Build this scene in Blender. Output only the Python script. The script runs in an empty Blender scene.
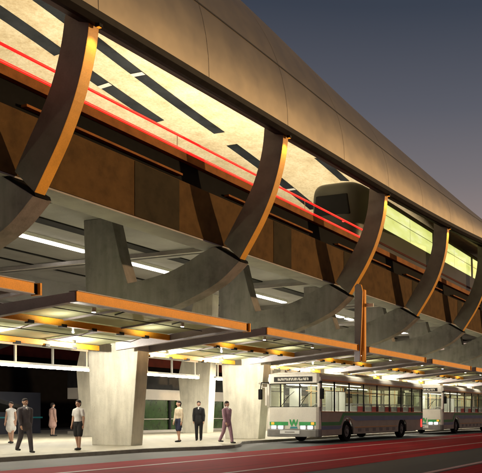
import bpy, bmesh, math, random
from mathutils import Vector, Matrix
random.seed(7)
R = math.radians
S = bpy.context.scene
COL = S.collection

# ------------------------------------------------------------------ materials
def lin(r, g, b):
    f = lambda v: ((v/255+.055)/1.055)**2.4 if v/255 > .04045 else v/255/12.92
    return (f(r), f(g), f(b))

class NT:
    """small wrapper for building node materials"""
    def __init__(self, name):
        self.m = bpy.data.materials.new(name); self.m.use_nodes = True
        self.n = self.m.node_tree.nodes; self.l = self.m.node_tree.links
        self.b = self.n['Principled BSDF']; self.out = self.n['Material Output']
        self.tc = self.n.new('ShaderNodeTexCoord')
        self.geo = self.n.new('ShaderNodeNewGeometry')
    def node(self, t, **kw):
        x = self.n.new(t)
        for k, v in kw.items(): setattr(x, k, v)
        return x
    def link(self, a, b): self.l.new(a, b)
    def mapping(self, scale):
        mp = self.node('ShaderNodeMapping'); mp.inputs['Scale'].default_value = scale
        self.link(self.geo.outputs['Position'], mp.inputs[0]); return mp.outputs[0]
    def noise(self, scale, detail=5, rough=.6, vec=None):
        t = self.node('ShaderNodeTexNoise'); t.inputs['Scale'].default_value = scale
        t.inputs['Detail'].default_value = detail; t.inputs['Roughness'].default_value = rough
        self.link(vec if vec else self.geo.outputs['Position'], t.inputs['Vector']); return t.outputs['Fac']
    def ramp(self, fac, stops):
        r = self.node('ShaderNodeValToRGB')
        el = r.color_ramp.elements
        el[0].position, el[0].color = stops[0][0], (*stops[0][1], 1)
        el[1].position, el[1].color = stops[-1][0], (*stops[-1][1], 1)
        for p, c in stops[1:-1]:
            e = el.new(p); e.color = (*c, 1)
        self.link(fac, r.inputs[0]); return r.outputs[0]
    def mix(self, a, b, fac, mode='MIX'):
        x = self.node('ShaderNodeMix', data_type='RGBA', blend_type=mode)
        if isinstance(fac, (int, float)): x.inputs[0].default_value = fac
        else: self.link(fac, x.inputs[0])
        for sock, v in ((x.inputs[6], a), (x.inputs[7], b)):
            if isinstance(v, tuple): sock.default_value = (*v, 1)
            else: self.link(v, sock)
        return x.outputs[2]
    def color(self, c):
        if isinstance(c, tuple): self.b.inputs['Base Color'].default_value = (*c, 1)
        else: self.link(c, self.b.inputs['Base Color'])
    def bump(self, h, strength=.3, dist=.02):
        x = self.node('ShaderNodeBump'); x.inputs['Strength'].default_value = strength
        x.inputs['Distance'].default_value = dist
        self.link(h, x.inputs['Height']); self.link(x.outputs[0], self.b.inputs['Normal'])
    def rough(self, r):
        if isinstance(r, (int, float)): self.b.inputs['Roughness'].default_value = r
        else: self.link(r, self.b.inputs['Roughness'])
    def metal(self, v): self.b.inputs['Metallic'].default_value = v

def mottled(name, c, var=.25, scale=2.0, rough=.7, metal=0., bump=.15, fine=30, spec=.5):
    """a base colour broken up by two sizes of procedural noise"""
    t = NT(name)
    d = tuple(v*(1-var) for v in c); h = tuple(min(1, v*(1+var*.7)) for v in c)
    a = t.ramp(t.noise(scale, 6), [(.3, d), (.5, c), (.7, h)])
    b = t.ramp(t.noise(fine, 3), [(.3, (.8, .8, .8)), (.7, (1.1, 1.1, 1.1))])
    t.color(t.mix(a, b, .6, 'MULTIPLY'))
    t.rough(rough); t.metal(metal); t.b.inputs['Specular IOR Level'].default_value = spec
    if bump: t.bump(t.noise(fine, 4), bump, .01)
    return t.m

def emis(name, c, s):
    t = NT(name); t.color(tuple(min(.8, v*.6) for v in c))
    t.b.inputs['Emission Color'].default_value = (*c, 1); t.b.inputs['Emission Strength'].default_value = s
    return t.m

M = {}
def concrete(name, c, dark=.55):
    t = NT(name)
    big = t.ramp(t.noise(.9, 7, .65), [(.28, tuple(v*dark for v in c)), (.5, c), (.75, tuple(v*1.2 for v in c))])
    streak = t.ramp(t.noise(1.6, 5, .6, t.mapping((2.2, 2.2, .35))), [(.32, (.62, .6, .57)), (.62, (1.05, 1.05, 1.05))])
    pores = t.ramp(t.noise(26, 3), [(.27, (.55, .53, .5)), (.36, (1, 1, 1))])
    t.color(t.mix(t.mix(big, streak, .55, 'MULTIPLY'), pores, .7, 'MULTIPLY'))
    t.rough(.82); t.bump(t.noise(16, 8, .7), .45, .02)
    return t.m
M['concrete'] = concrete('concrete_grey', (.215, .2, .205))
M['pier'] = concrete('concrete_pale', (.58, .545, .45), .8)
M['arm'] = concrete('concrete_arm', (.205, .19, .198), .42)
M['soffit'] = mottled('soffit_paint', (.27, .26, .255), .18, .8, .75)
M['soffit_pale'] = mottled('edge_concrete', (.36, .335, .335), .2, 1.5, .8)
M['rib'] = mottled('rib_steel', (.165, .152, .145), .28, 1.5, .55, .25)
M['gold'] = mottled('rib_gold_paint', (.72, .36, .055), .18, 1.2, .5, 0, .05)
M['orange'] = mottled('orange_paint', (.86, .36, .018), .08, 3, .6, 0, .03)
M['orange_dim'] = mottled('orange_weathered', (.24, .09, .02), .4, 1.3, .7, spec=.15)
M['corten'] = mottled('weathered_steel', (.088, .048, .016), .30, 2.2, .85, 0, .5, 45, spec=.15)
M['corten_shadow'] = mottled('painted_rib_shadow', (.034, .026, .014), .3, 2, .8, spec=.1)  # darkened parapet steel for the painted shadows of the ribs
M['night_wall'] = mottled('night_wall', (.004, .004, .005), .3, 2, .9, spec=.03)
M['dark'] = mottled('dark_metal', (.018, .017, .017), .3, 3, .6, spec=.12)
M['black'] = mottled('black_rubber', (.007, .007, .007), .2, 4, .8, spec=.08)
M['trim_grey'] = mottled('grey_beam_paint', (.27, .24, .25), .15, 2, .5)
M['white_paint'] = mottled('white_paint', (.74, .73, .70), .06, 2, .4, 0, .02)
M['beige'] = mottled('beige_panel', (.45, .41, .36), .12, 1, .6)
M['skylight'] = mottled('dark_skylight', (.035, .04, .048), .6, .45, .12)
M['green_glass'] = mottled('dark_green_glazing', (.022, .05, .012), .6, 2.5, .15, 0, 0)
M['dark_red'] = mottled('dark_red_paint', (.06, .006, .005), .4, .9, .7, spec=.1)

t = NT('ceiling_plaster')       # cream plaster with a speckle of warm patches
a = t.ramp(t.noise(.9, 8, .7), [(.3, (.55, .46, .31)), (.5, (.73, .65, .48)), (.7, (.82, .77, .63))])
b = t.ramp(t.noise(7, 6, .75), [(.36, (.72, .62, .48)), (.6, (1, 1, 1))])
t.color(t.mix(a, b, .65, 'MULTIPLY')); t.rough(.75); t.bump(t.noise(9, 6), .25, .02); M['ceiling'] = t.m

t = NT('roof_aluminium')        # brushed, slightly warm metal cladding
t.color(t.ramp(t.noise(.5, 5, .6), [(.3, (.52, .44, .31)), (.7, (.56, .48, .345))]))
t.metal(.94); t.rough(t.ramp(t.noise(1.1, 4), [(.3, (.38,)*3), (.7, (.43,)*3)])); M['roof'] = t.m
M['roof_seam'] = mottled('roof_seam', (.14, .13, .11), .1, 3, .5, .8)

t = NT('asphalt')
g = t.ramp(t.noise(90, 3), [(.3, (.035, .034, .033)), (.7, (.085, .082, .078))])
w = t.ramp(t.noise(.8, 5, .6, t.mapping((1.0, .08, 1))), [(.35, (.7, .7, .7)), (.65, (1.25, 1.22, 1.18))])
t.color(t.mix(g, w, .8, 'MULTIPLY')); t.rough(.7); t.bump(t.noise(120, 2), .4, .006); M['asphalt'] = t.m
t = NT('painted_red_trail')  # red light trails of the traffic put into the road's colour
g = t.ramp(t.noise(1.6, 7, .7, t.mapping((5.0, .035, 1))), [(.3, (.10, .006, .009)), (.48, (.36, .006, .016)), (.68, (.60, .016, .03))])
w = t.ramp(t.noise(70, 3), [(.3, (.7, .7, .7)), (.6, (1, 1, 1))])
t.color(t.mix(g, w, .6, 'MULTIPLY')); t.rough(.75); t.b.inputs['Specular IOR Level'].default_value = .06; M['road_trail_red'] = t.m
t = NT('pale_trail_line')  # pale light trails painted as thin lines
t.color(t.ramp(t.noise(3, 5, .6, t.mapping((4, .3, 1))), [(.3, (.42, .16, .16)), (.6, (.70, .46, .44))])); t.rough(.6); M['line'] = t.m
t = NT('paving')
br = t.node('ShaderNodeTexBrick'); t.link(t.mapping((1, 1, 1)), br.inputs['Vector'])
br.inputs['Scale'].default_value = .55; br.inputs['Mortar Size'].default_value = .014
br.inputs['Color1'].default_value = (.40, .37, .29, 1); br.inputs['Color2'].default_value = (.365, .335, .26, 1); br.inputs['Mortar'].default_value = (.17, .15, .12, 1)
w = t.ramp(t.noise(1.7, 6), [(.3, (.82, .8, .77)), (.65, (1.05, 1.04, 1))])
t.color(t.mix(br.outputs['Color'], w, .8, 'MULTIPLY')); t.rough(.6); M['paving'] = t.m
M['kerb'] = mottled('kerb_stone', (.30, .27, .22), .25, 4, .8)
M['soil'] = mottled('dark_ground', (.05, .05, .04), .35, .4, .95)

def glassy(name, tint, haze, tr=.8, rough=.03, refl=.45):
    t = NT(name); n = t.node
    tra = n('ShaderNodeBsdfTransparent'); tra.inputs[0].default_value = (*tint, 1)
    dif = n('ShaderNodeBsdfTranslucent'); dif.inputs[0].default_value = (*haze, 1)
    df2 = n('ShaderNodeBsdfDiffuse'); df2.inputs[0].default_value = (*haze, 1)
    gl = n('ShaderNodeBsdfGlossy'); gl.inputs['Roughness'].default_value = rough
    a = n('ShaderNodeMixShader'); a.inputs[0].default_value = .5; t.link(dif.outputs[0], a.inputs[1]); t.link(df2.outputs[0], a.inputs[2])
    b = n('ShaderNodeMixShader'); b.inputs[0].default_value = tr; t.link(a.outputs[0], b.inputs[1]); t.link(tra.outputs[0], b.inputs[2])
    lw = n('ShaderNodeLayerWeight'); lw.inputs[0].default_value = .5
    pw = n('ShaderNodeMath', operation='POWER'); t.link(lw.outputs['Facing'], pw.inputs[0]); pw.inputs[1].default_value = 5
    fr = n('ShaderNodeMath', operation='MULTIPLY_ADD'); t.link(pw.outputs[0], fr.inputs[0]); fr.inputs[1].default_value = refl; fr.inputs[2].default_value = .03
    c = n('ShaderNodeMixShader'); t.link(fr.outputs[0], c.inputs[0]); t.link(b.outputs[0], c.inputs[1]); t.link(gl.outputs[0], c.inputs[2])
    t.link(c.outputs[0], t.out.inputs[0]); return t.m
M['canopy_glass'] = glassy('canopy_glass', (.84, .87, .72), (.74, .74, .50), .56, .05, .2)
M['bus_glass'] = glassy('bus_glass', (.80, .82, .76), (.3, .3, .3), .98, .02, .3)
M['wind_glass'] = glassy('windshield_glass', (.85, .87, .82), (.6, .6, .6), .93)

M['tube'] = emis('fluorescent_tube', (1, .93, .76), 60)
M['soffit_tube'] = emis('soffit_tube', (1, .93, .82), 6)
M['downlight'] = emis('downlight_lens', (1, .95, .8), 20)
M['red_trail'] = emis('red_light_trail', (1, .012, .010), 1.9)  # glow that draws the train's red tail light trails
t = NT('lit_train_window')
t.color((.3, .3, .2)); t.link(t.ramp(t.noise(.9, 4, .6, t.mapping((1, .5, 2.2))), [(.3, (.62, .66, .16)), (.55, (.82, .86, .30)), (.75, (.95, .95, .55))]), t.b.inputs['Emission Color']); t.b.inputs['Emission Strength'].default_value = 1
M['train_window'] = t.m
M['tail_light'] = emis('tail_light', (1, .02, .015), 6)
M['headlight'] = emis('headlight', (.95, 1, 1), 14)
M['amber'] = emis('amber_lamp', (1, .32, .02), 1.2)
M['bus_lamp'] = emis('bus_ceiling_lamp', (1, .95, .82), 5)
M['door_lamp'] = emis('door_lamp', (.85, 1, .6), 5)

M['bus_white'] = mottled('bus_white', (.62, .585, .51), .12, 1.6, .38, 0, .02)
M['bus_side_shade'] = mottled('bus_white_shaded', (.38, .355, .29), .2, 1.6, .4, 0, .02)  # bus white darkened, the unlit side's shade put into its colour
M['bus_green'] = mottled('bus_green', (.02, .29, .07), .15, 2, .4, 0, 0)
M['bus_blue'] = mottled('bus_blue', (.13, .20, .34), .15, 2, .4, 0, 0)
M['bus_teal'] = mottled('bus_teal', (.02, .22, .25), .1, 2, .4, 0, 0)
M['bus_grey'] = mottled('bus_bumper', (.20, .19, .175), .2, 3, .6)
M['brass'] = mottled('brass_trim', (.62, .30, .07), .15, 3, .4)
t = NT('sign_matrix')
wv = t.noise(1, 2, .5, t.mapping((16, 0, 6)))
t.color(t.ramp(wv, [(.47, (.02, .02, .02)), (.5, (.45, .43, .36))])); M['sign_matrix'] = t.m
M['seat_red'] = mottled('seat_red', (.26, .03, .03), .2, 6, .8)
M['seat_grey'] = mottled('seat_grey', (.30, .29, .28), .2, 6, .7)
M['chrome'] = mottled('steel', (.5, .5, .5), .1, 4, .3, .9, 0)
M['bus_floor'] = mottled('bus_floor', (.08, .08, .08), .2, 4, .8)
M['train_body'] = mottled('train_body', (.03, .031, .027), .2, 1, .3, .2, 0, spec=.3)
M['train_dark'] = mottled('train_underside', (.015, .013, .013), .2, 1, .6)

# ------------------------------------------------------------------ mesh helper
ORIG = {}
class MB:
    def __init__(self): self.v = []; self.f = []
    def add(self, vs, fs):
        o = len(self.v); self.v += [tuple(p) for p in vs]; self.f += [tuple(i+o for i in q) for q in fs]; return self
    def box(self, x0, x1, y0, y1, z0, z1):
        x0, x1 = sorted((x0, x1)); y0, y1 = sorted((y0, y1)); z0, z1 = sorted((z0, z1))
        return self.add([(x, y, z) for x in (x0, x1) for y in (y0, y1) for z in (z0, z1)],
                 [(0, 1, 3, 2), (4, 6, 7, 5), (0, 4, 5, 1), (2, 3, 7, 6), (0, 2, 6, 4), (1, 5, 7, 3)])
    def prism(self, poly, a, b, axis):
        n = len(poly)
        if axis == 'y': mk = lambda p, k: (p[0], k, p[1])
        elif axis == 'x': mk = lambda p, k: (k, p[0], p[1])
        else: mk = lambda p, k: (p[0], p[1], k)
        vs = [mk(p, a) for p in poly]+[mk(p, b) for p in poly]
        return self.add(vs, [tuple(range(n)), tuple(range(2*n-1, n-1, -1))]+[(i, (i+1) % n, n+(i+1) % n, n+i) for i in range(n)])
    def tube(self, p0, p1, r0, r1=None, n=10, caps=True):
        r1 = r0 if r1 is None else r1
        p0, p1 = Vector(p0), Vector(p1); d = (p1-p0).normalized()
        u = d.orthogonal().normalized(); w = d.cross(u)
        vs = []
        for p, r in ((p0, r0), (p1, r1)):
            vs += [p+(u*math.cos(2*math.pi*i/n)+w*math.sin(2*math.pi*i/n))*r for i in range(n)]
        fs = [(i, (i+1) % n, n+(i+1) % n, n+i) for i in range(n)]
        if caps: fs += [tuple(range(n)), tuple(range(2*n-1, n-1, -1))]
        return self.add(vs, fs)
    def path(self, pts, r, n=8):
        for a, b in zip(pts, pts[1:]): self.tube(a, b, r, n=n)
        return self
    def ellipsoid(self, c, rx, ry, rz, nu=14, nv=9, rot=None):
        vs = [(0, 0, rz)]; fs = []
        for j in range(1, nv):
            th = math.pi*j/nv
            vs += [(rx*math.sin(th)*math.cos(2*math.pi*i/nu), ry*math.sin(th)*math.sin(2*math.pi*i/nu), rz*math.cos(th)) for i in range(nu)]
        vs.append((0, 0, -rz)); L = len(vs)-1
        fs += [(0, 1+i, 1+(i+1) % nu) for i in range(nu)]
        for j in range(nv-2):
            b = 1+j*nu
            fs += [(b+i, b+nu+i, b+nu+(i+1) % nu, b+(i+1) % nu) for i in range(nu)]
        b = 1+(nv-2)*nu; fs += [(b+i, L, b+(i+1) % nu) for i in range(nu)]
        if rot: vs = [rot @ Vector(p) for p in vs]
        return self.add([(p[0]+c[0], p[1]+c[1], p[2]+c[2]) for p in vs], fs)
    def capsule(self, p0, p1, r0, r1, n=12):
        p0, p1 = Vector(p0), Vector(p1); d = (p1-p0)
        L = d.length or 1e-4; d = d/L; u = d.orthogonal().normalized(); w = d.cross(u)
        rings = [(p0-d*r0*math.cos(a), r0*math.sin(a)) for a in (.35, .8, 1.25)]+[(p0, r0), (p1, r1)]+[(p1+d*r1*math.cos(a), r1*math.sin(a)) for a in (1.25, .8, .35)]
        vs = []
        for c, r in rings: vs += [c+(u*math.cos(2*math.pi*i/n)+w*math.sin(2*math.pi*i/n))*r for i in range(n)]
        m = len(rings)
        fs = [(k*n+i, k*n+(i+1) % n, (k+1)*n+(i+1) % n, (k+1)*n+i) for k in range(m-1) for i in range(n)]
        fs += [tuple(range(n)), tuple(range(m*n-1, (m-1)*n-1, -1))]
        return self.add(vs, fs)
    def grid(self, rows):
        n = len(rows[0])
        return self.add([p for r in rows for p in r], [(j*n+i, j*n+i+1, (j+1)*n+i+1, (j+1)*n+i) for j in range(len(rows)-1) for i in range(n-1)])
    def build(self, name, mat, parent=None, bevel=0, smooth=False, recalc=True, mats=None, matfn=None):
        me = bpy.data.meshes.new(name)
        if parent is None:
            xs, ys, zs = zip(*self.v)
            org = Vector(((min(xs)+max(xs))/2, (min(ys)+max(ys))/2, min(zs)))
        else: org = ORIG[parent.name]
        me.from_pydata([Vector(p)-org for p in self.v], [], self.f)
        bm = bmesh.new(); bm.from_mesh(me)
        if recalc: bmesh.ops.recalc_face_normals(bm, faces=bm.faces)
        bm.to_mesh(me); bm.free()
        for mm in (mats or [mat]): me.materials.append(M[mm] if isinstance(mm, str) else mm)
        if matfn:
            for p in me.polygons: p.material_index = matfn(p.center+org, p.normal)
        if smooth:
            for p in me.polygons: p.use_smooth = True
        o = bpy.data.objects.new(name, me); COL.objects.link(o)
        ORIG[o.name] = org
        if parent is None: o.location = org
        else: o.parent = parent
        if bevel:
            b = o.modifiers.new('bevel', 'BEVEL'); b.width = bevel; b.segments = 2; b.limit_method = 'ANGLE'; b.angle_limit = R(40)
        return o

def tag(o, label=None, cat=None, group=None, kind=None):
    if label: o['label'] = label
    if cat: o['category'] = cat
    if group: o['group'] = group
    if kind: o['kind'] = kind
    return o
def thing(name, loc, label, cat, group=None):
    o = bpy.data.objects.new(name, None); COL.objects.link(o); o.location = loc; o.empty_display_size = .3
    ORIG[o.name] = Vector(loc)
    return tag(o, label, cat, group)
def box(name, mat, parent, *d, bevel=0): return MB().box(*d).build(name, mat, parent, bevel)
def copy_tree(o, parent=None):
    c = o.copy(); COL.objects.link(c); c.parent = parent; ORIG[c.name] = ORIG[o.name]
    for ch in list(o.children): copy_tree(ch, c)
    return c
def lamp(kind, loc, energy, color, **kw):
    d = bpy.data.lights.new(kw.pop('name', 'lamp'), kind); d.energy = energy; d.color = color
    rot = kw.pop('rot', None)
    for k, v in kw.items(): setattr(d, k, v)
    o = bpy.data.objects.new(d.name, d); COL.objects.link(o); o.location = loc
    if rot: o.rotation_euler = rot
    return o

# ------------------------------------------------------------------ the station's dimensions
FR = [13.75, 22.4, 30.9, 39.2, 47.4, 55.6, 63.8, 72.0]      # planes of the frames along the street
YA, YB = 2.0, 76.0
CX = 25.7                                                    # distance of the station's axis from the camera's line
def interp(Y, t):
    if Y <= t[0][0]: return t[0][1]
    for (a, b), (c, d) in zip(t, t[1:]):
        if Y <= c: return b+(d-b)*(Y-a)/(c-a)
    return t[-1][1]
HT = [(2, 9.9), (14, 9.4), (22, 8.75), (30, 7.35), (38, 6.4), (45, 5.2), (52, 3.6), (60, 2.6), (80, 2.0)]
def Hs(Y): return sum(interp(Y+k, HT) for k in (-3, -1.5, 0, 1.5, 3))/5
def Zb(Y): return 10.5+.03*(Y-14)+(.0016*(Y-30)**2 if Y > 30 else 0)
def Ze(Y): return max(10.78+.037*(Y-14), Zb(Y)+.06)
def Hi(Y): return max(1.2, Hs(Y)-1.6)
def ceil_z(X, Y): return Ze(Y)+Hi(Y)*math.sqrt(max(0, 1-((CX+X)/11.5)**2))

# ------------------------------------------------------------------ ground
prof = [(-400, 0), (24, 0), (27, 1.2), (33, 6.8), (40, 7.62), (60, 7.5), (400, 4)]  # raised bank on the right is added unseen, blocks low sun below the canopies
g = MB().grid([[(x, y, z-.02) for x, z in prof] for y in (-300, 0, 60, 600)])
tag(g.build('ground', 'soil'), kind='structure')
tag(box('road', 'asphalt', None, -19.2, 12, -40, 160, -.2, 0), kind='structure')
def sheet(name, mat, x0, x1, y0=-40, y1=160, z=.004):
    return tag(MB().add([(x0, y0, z), (x1, y0, z), (x1, y1, z), (x0, y1, z)], [(0, 1, 2, 3)]).build(name, mat), kind='structure')
sheet('road_light_trail', 'road_trail_red', -15.1, -8.5)  # painted sheets of red trail light, not a lane surface
sheet('road_light_trail', 'road_trail_red', -5.75, -2.5)
for x, w in ((-13.35, .10), (-10.0, .09), (-5.93, .10)): sheet('pale_light_trail', 'line', x-w, x+w, z=.008)
kp = [(-18, -40), (-18, 20.6), (-17.75, 21.6), (-17.25, 22.6), (-17.05, 23.6), (-17.12, 24.6), (-17.5, 25.5), (-18.2, 26.6), (-18.85, 27.6), (-19.1, 28.6), (-19.1, 160)]
tag(MB().prism([(x-.1, y) for x, y in kp]+[(-46, 160), (-46, -40)], -.1, .118, 'z').build('pavement', 'paving'), kind='structure')
kb = kp+[(x-.22, y) for x, y in reversed(kp)]
tag(MB().prism(kb, -.15, .124, 'z').build('kerb', 'kerb', bevel=.015), kind='structure')

# ------------------------------------------------------------------ roof
roof = thing('station_roof', (-CX, 40, 11), 'long curved metal station roof with a cream lit ceiling, tapering to the right', 'roof')
ys = [YA+i*1.0 for i in range(int(YB-YA)+1)]
rows = []
for Y in ys:
    H = Hs(Y); A = 12.3
    row = [(-CX+A*math.cos(a), Y, Zb(Y)+.25+H*math.sin(a)) for a in [R(k*3.75) for k in range(0, 49)]]
    rows.append(row)
MB().grid(rows).build('cladding', 'roof', roof, smooth=True)
rows2 = [[(-CX-11.5*math.cos(a), Y, Ze(Y)+Hi(Y)*math.sin(a)) for a in [R(k*4.5) for k in range(41)]] for Y in ys]
MB().grid(rows2).build('ceiling', 'ceiling', roof, smooth=True)
MB().grid([[(-CX+12.3, Y, Zb(Y)+.249), (-CX+12.27, Y, Zb(Y)+.10), (-CX+12.15, Y, Zb(Y)), (-CX+12.02, Y, Zb(Y)), (-CX+11.7, Y, Zb(Y)+.09), (-CX+11.5, Y, Ze(Y))] for Y in ys]).build('edge_soffit', 'dark', roof)
MB().grid([[(-CX-12.3, Y, Zb(Y)+.25), (-CX-11.5, Y, Ze(Y))] for Y in ys]).build('edge_soffit', 'dark', roof)
def shell(Y, a, off=.012):
    H = Hs(Y); return Vector((-CX+(12.3+off)*math.cos(a), Y, Zb(Y)+.25+(H+off)*math.sin(a)))
sm = MB()
for ang, w in ((14, .06), (36, .045)):
    sm.grid([[shell(Y, R(ang)-w*.05), shell(Y, R(ang)+w*.05)] for Y in ys])
for Y in [9.5, 13.8, 18, 22.3, 26.5, 30.8, 35, 39.2, 43.3, 47.5, 51.6, 55.6]:
    sm.grid([[shell(Y-.007, R(k*3), .006), shell(Y+.007, R(k*3), .006)] for k in range(0, 31)])
sm.build('panel_seam', 'roof_seam', roof)
MB().grid([[shell(Y, R(47)-.011*min(1, (Y-27)/2, (38-Y)/2), .02), shell(Y, R(47)+.011*min(1, (Y-27)/2, (38-Y)/2), .02)] for Y in [27+k*.5 for k in range(1, 22)]]).build('gutter', 'dark', roof)
# vent hood on the crown of the cladding
vh = MB(); 
p0, p1 = shell(24.9, R(56)), shell(26.5, R(53))
vd = (p1-p0).normalized()
rot = Matrix.Rotation(math.atan2(vd.z, vd.y), 3, 'X')
vh.ellipsoid((p0+p1)/2, .20, .85, .14, rot=rot)
v_ = vh.build('vent_hood', 'roof_seam', roof, smooth=True)
def slot(x0, x1, y0, y1, bars):
    n = max(2, int((y1-y0)/.5)); m = MB()
    f = lambda x, Y, d: (x, Y, ceil_z(x, Y)-d)
    Y_ = [y0+(y1-y0)*i/n for i in range(n+1)]
    m.grid([[f(x0, Y, .03), f(x1, Y, .03)] for Y in Y_])
    m.grid([[f(x0, Y, -.02), f(x0, Y, .03)] for Y in Y_]); m.grid([[f(x1, Y, .03), f(x1, Y, -.02)] for Y in Y_])
    s = m.build('skylight', 'skylight', roof)
    for yb in bars:
        MB().grid([[f(x0, yb+k, .05), f(x1, yb+k, .05)] for k in (0, .12, .24)]).build('crossbar', 'white_paint', s)
slot(-27.85, -27.15, 17.0, 26.0, [])
slot(-27.85, -27.15, 27.2, 32.6, [28.6])
slot(-25.65, -24.95, 22.0, 34.9, [28.4])
slot(-25.9, -25.2, 36.4, 46.0, [42.7])
slot(-21.5, -20.9, 38.7, 42.0, [])
slot(-22.0, -21.4, 46.0, 52.0, [])

# ------------------------------------------------------------------ elevated guideway
gw = thing('elevated_guideway', (-CX, 40, 7.2), 'elevated train guideway with rust brown side panels above the bus bays', 'viaduct')
ZS = 8.72                                                    # soffit height
box('deck', 'soffit', gw, -34.2, -17.25, YA, YB, ZS, 9.0)
box('edge_girder', 'soffit_pale', gw, -17.24, -16.24, YA, YB, 7.2, 7.246)
box('edge_girder', 'soffit', gw, -17.2, -16.61, YA, YB, 7.248, 9.0)
box('edge_girder', 'soffit', gw, -35.2, -34.22, YA, YB, 7.2, 9.0)
box('parapet_panel', 'corten', gw, -16.6, -16.22, YA, YB, 7.25+.004, 8.92)
for i, (y, w) in enumerate([(9.6, 1.1), (18.15, 2.05), (25.9, 1.35), (32.0, 1.0), (40.6, .9), (48.8, .9), (57, .9)]):  # dark sheets that paint the ribs' shadows onto the parapet
    MB().box(-16.24, -16.205, y, y+w, 7.262, 8.9).build('rib_shadow_patch', 'corten_shadow', gw)
box('channel', 'black', gw, -16.75, -16.40, YA, YB, 8.921, 9.62)
for k, Y in enumerate([YA]+FR):                              # the thin ledge runs in lengths with gaps
    y1 = (FR+[YB])[k]
    box('ledge', 'orange_dim', gw, -16.39, -16.19, Y+.5, min(y1+.2, Y+6.6), 9.09, 9.155)
box('coping', 'orange_dim', gw, -16.8, -16.2, YA, YB, 9.622, 9.88)
box('rail_bed', 'dark', gw, -34, -17, YA, YB, 9.002, 9.1)
for x in (-17.7, -19.15, -32.2, -33.7): box('running_rail', 'chrome', gw, x-.035, x+.035, YA, YB, 9.1, 9.24)
box('parapet_panel', 'corten', gw, -35.2, -34.8, YA, YB, 9.002, 9.8)
for x, w in ((-23.9, .34), (-29.3, .06), (-31.4, .06)): box('girder_joint', 'dark', gw, x-w, x+w, YA, YB, ZS-.06, ZS-.002)
for Y in FR:
    box('cross_beam', 'soffit_pale', gw, -34.2, -17.26, Y+2.6, Y+2.76, 7.75, 7.9)
    box('cross_beam', 'soffit', gw, -34.2, -17.26, Y+5.6, Y+5.9, ZS-.3, ZS-.002)
for name_z, x, z, r, lab in (('a', -16.235, 9.935, .052, 'red tail light trail, drawn as a glowing tube on the coping, lower of the two'),
                  ('b', -16.3, 10.40, .042, 'red tail light trail, drawn as a glowing tube above the wall, upper of the two')):
    o = thing('red_light_trail', (x, 18, z-.05), lab, 'light trail', 'red light trails along the guideway wall')
    MB().tube((x, YA, z), (x, 34.6, z), r).build('tube', 'red_trail', o)  # tube and its brackets are added to draw the moving train's light trail
    for Y in [YA+1.6+i*8.3 for i in range(4)]: m = MB().box(x-.009, x+.009, Y, Y+.018, 9.884, z-r*.6); m.build('bracket', 'beige', o)

# ------------------------------------------------------------------ frames: steel rib, concrete arm, pier
LR_in = [(-14.40, 11.3), (-14.48, 10.52), (-14.64, 9.85), (-14.89, 9.19), (-15.26, 8.54), (-15.63, 7.99), (-16.08, 7.29)]
LR_out = [(-13.62, 11.3), (-13.65, 10.85), (-13.73, 10.18), (-13.89, 9.52), (-14.16, 8.77), (-14.52, 8.06), (-14.89, 7.47), (-15.42, 6.70)]
def smooth_poly(p, k=4):
    out = []
    for i in range(len(p)-1):
        a = Vector((*p[max(0, i-1)], 0)); b = Vector((*p[i], 0)); c = Vector((*p[i+1], 0)); d = Vector((*p[min(len(p)-1, i+2)], 0))
        for j in range(k):
            s = j/k
            q = .5*((2*b)+(c-a)*s+(2*a-5*b+4*c-d)*s*s+(3*b-a-3*c+d)*s**3)
            out.append((q.x, q.y))
    return out+[p[-1]]
RIB_IN, RIB_OUT = smooth_poly(LR_in), smooth_poly(LR_out)
ARM_UP = smooth_poly([(-16.42, 7.19), (-16.5, 7.19), (-17.07, 6.99), (-17.74, 6.68), (-18.39, 6.46), (-19.16, 6.30), (-19.86, 6.2), (-20.36, 6.16)])
ARM_LO = smooth_poly([(-15.40, 6.60), (-16.17, 6.0), (-17.07, 5.58), (-17.94, 5.28), (-18.62, 5.08), (-19.5, 4.86), (-20.36, 4.72)])
PIER = [(-21.15, 8.715), (-20.75, 7.236), (-20.33, 6.1), (-20.22, 5.0), (-19.86, 3.72), (-20.19, .115), (-22.07, .115), (-22.28, 3.8), (-22.45, 7.236), (-22.5, 8.715)]
DESC = ['leftmost curved steel rib on its concrete arm, cut by the left edge of the picture',
        'curved rib frame whose pale concrete pier stands behind the woman in white top',
        'curved rib frame whose pale concrete pier stands left of the front bus',
        'curved rib frame above the front bus, beside the tail of the train',
        'curved rib frame above the gap between the two buses',
        'curved rib frame near the right edge, small above the second bus',
        'far concrete frame beyond the second bus, mostly hidden by nearer ribs',
        'farthest concrete frame at the end of the station']
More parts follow.
